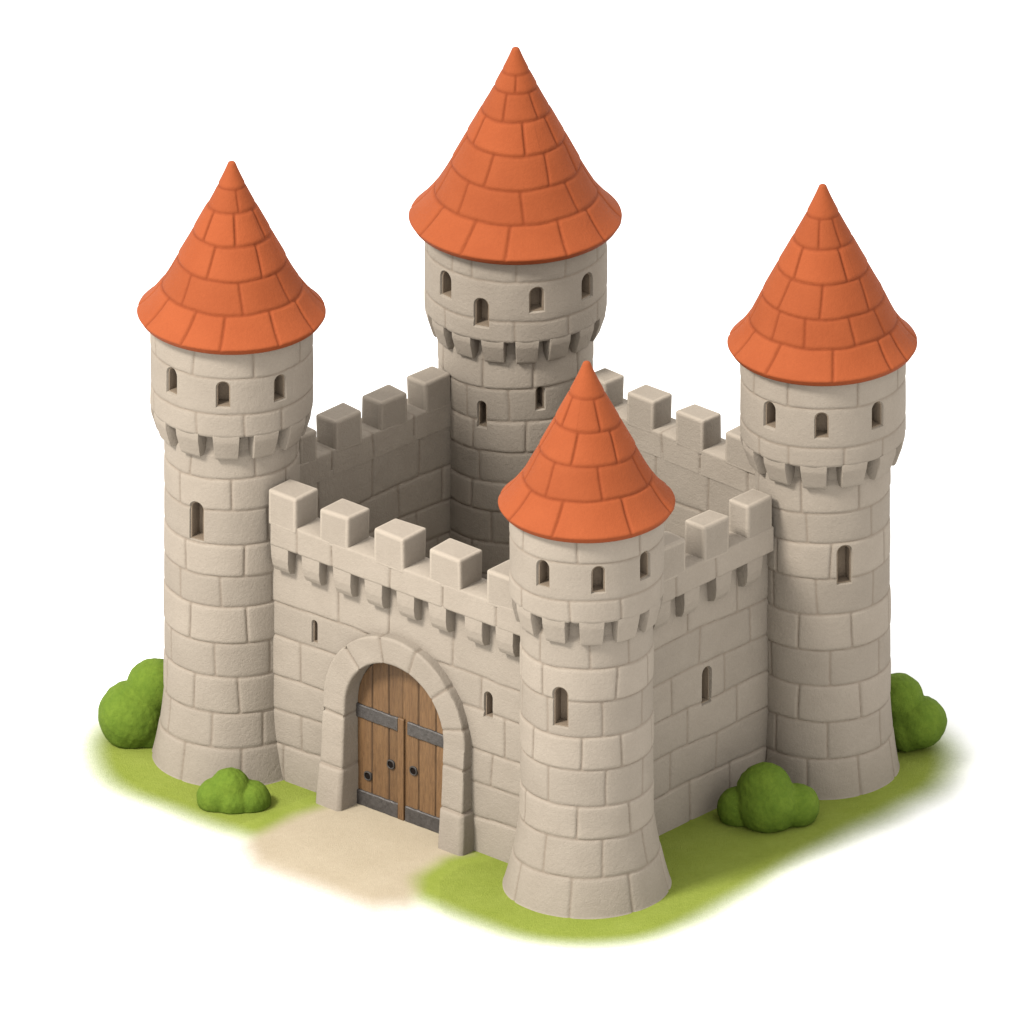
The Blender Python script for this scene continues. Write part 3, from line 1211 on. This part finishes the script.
court = [G(231, 755) + np.array([26, 0]), G(586, 884) + np.array([-2, 28]), G(822, 766) + np.array([-28, 0]), G(515, 647) + np.array([0, -20])]
yard = mesh_np('courtyard_bounce_sheet', [(q[0], q[1], 2.6) for q in court], [(0, 1, 2, 3)], smooth=False)  # unseen pale floor sheet, added to brighten the castle's inside by bounce
yard.attributes.new('cover', 'FLOAT', 'POINT').data.foreach_set('value', np.ones(4, np.float32))
yo = link('courtyard_bounce_sheet', yard, BOUNCE)
yo['kind'] = 'structure'

gv = 4000
gm = mesh_np('ground', [(-gv, -gv, 0), (gv, -gv, 0), (gv, gv, 0), (-gv, gv, 0)], [(0, 1, 2, 3)], smooth=False)
gr = link('ground', gm, WHITE)
gr['kind'] = 'structure'


# ------------------------------------------------------------------ bushes
def bush(lobes, Y0, label, seed):
    """lobes: picture x, y, radius, offset toward the viewer; a star-shaped blend of leafy lobes"""
    C, R = [], []
    for (sx, sy, r, dy) in lobes:
        Y = Y0 - dy
        C.append(((sx - CX), Y, (CY - sy - SP * Y) / CP)); R.append(r)
    C, R = np.array(C), np.array(R)
    cen = np.average(C, axis=0, weights=R ** 2)
    base = np.array([cen[0], cen[1], 0])
    bm = bmesh.new()
    bmesh.ops.create_icosphere(bm, subdivisions=6, radius=1.0)
    D = np.array([v.co[:] for v in bm.verts])
    rad = np.zeros(len(D))
    acc = np.zeros(len(D))
    for c, r in zip(C, R):
        w = c - cen
        bq = D @ w
        disc = bq * bq - (w @ w - r * r)
        ex = np.where(disc > 0, bq + np.sqrt(np.maximum(disc, 0)), 0)
        acc += np.exp(np.clip(ex, 0, 200) * 0.9)
    rad = np.log(acc) / 0.9 - math.log(len(C)) / 0.9 * 0.35
    P = D * rad[:, None] + cen
    rad = rad + snoise(P + seed * 50, 0.10) * 0.6 + snoise(P + seed * 50, 0.33) * 0.35 + snoise(P * 1.0 + 17, 0.8) * 0.28
    P = D * rad[:, None] + cen
    P[:, 2] = np.where(P[:, 2] < 2, 2 - (2 - P[:, 2]) * 0.05, P[:, 2])
    P = (P - base) * S
    for v, q in zip(bm.verts, P):
        v.co = q
    me = bpy.data.meshes.new('bush')
    bm.to_mesh(me); bm.free()
    me.polygons.foreach_set('use_smooth', np.ones(len(me.polygons), dtype=bool))
    o = link('bush', me, LEAF)
    o.location = base * S
    tag(o, label, 'bush', 'round green bushes around the castle')
    return o


bush([(131.5, 715, 35, 0), (154, 686, 28.5, -4), (127, 729, 23, 8), (150, 729, 26, 0)], 36, 'round two-lobed bush half hidden behind the left tower', 1)
bush([(230, 787, 20, -2), (215.5, 798, 20.5, 0), (250, 800, 20.5, 0), (232, 802, 20, 4)], -120, 'smallest bush, low on the grass in front of the left tower', 2)
bush([(764, 790, 28.5, -2), (768, 804, 32, 6), (796, 806, 23.5, 0), (738, 808, 22, -2)], -156, 'wide three-lobed bush in front of the right wall', 3)
bush([(898, 697, 25, -4), (919.5, 722, 27, 3), (906, 726, 26, 0)], 18, 'dark bush half hidden behind the right tower', 4)


# ------------------------------------------------------------------ camera and light
cam_d = bpy.data.cameras.new('camera')
cam_d.type = 'ORTHO'
cam_d.ortho_scale = 10.24
cam_d.clip_end = 500
cam = bpy.data.objects.new('camera', cam_d)
COL.objects.link(cam)
pitch = math.asin(SP)
# the picture's centre (512, 512) is 243 cm above the ground point (512, 755)
tgt = Vector((0, 0, (CY - 512) / CP * S))
fw = Vector((0, math.cos(pitch), -math.sin(pitch)))
cam.location = tgt - fw * 30
cam.rotation_euler = (math.pi / 2 - pitch, 0, 0)
scene.camera = cam

w = bpy.data.worlds.new('World')
scene.world = w
w.use_nodes = True
bg = w.node_tree.nodes['Background']
bg.inputs[0].default_value = (1.0, 0.99, 0.975, 1)
bg.inputs[1].default_value = 2.3

ld = bpy.data.lights.new('key_lamp', 'AREA')
ld.shape = 'DISK'
ld.size = 13.0
ld.energy = 83000
ld.color = (1.0, 0.97, 0.925)
lo = bpy.data.objects.new('key_lamp', ld)
COL.objects.link(lo)
ldir = Vector((-0.63, -0.47, 0.84)).normalized()
lo.location = Vector((0, 0, 2.5)) + ldir * 60
lo.rotation_euler = (-ldir).to_track_quat('-Z', 'Y').to_euler()

vs = scene.view_settings
vs.view_transform = 'Standard'
vs.look = 'None'
vs.exposure = 0.0
vs.gamma = 1.0
vs.use_curve_mapping = False
scene.render.engine = 'CYCLES'
scene.cycles.use_denoising = True
scene.cycles.max_bounces = 12
scene.cycles.diffuse_bounces = 8
scene.cycles.transparent_max_bounces = 8
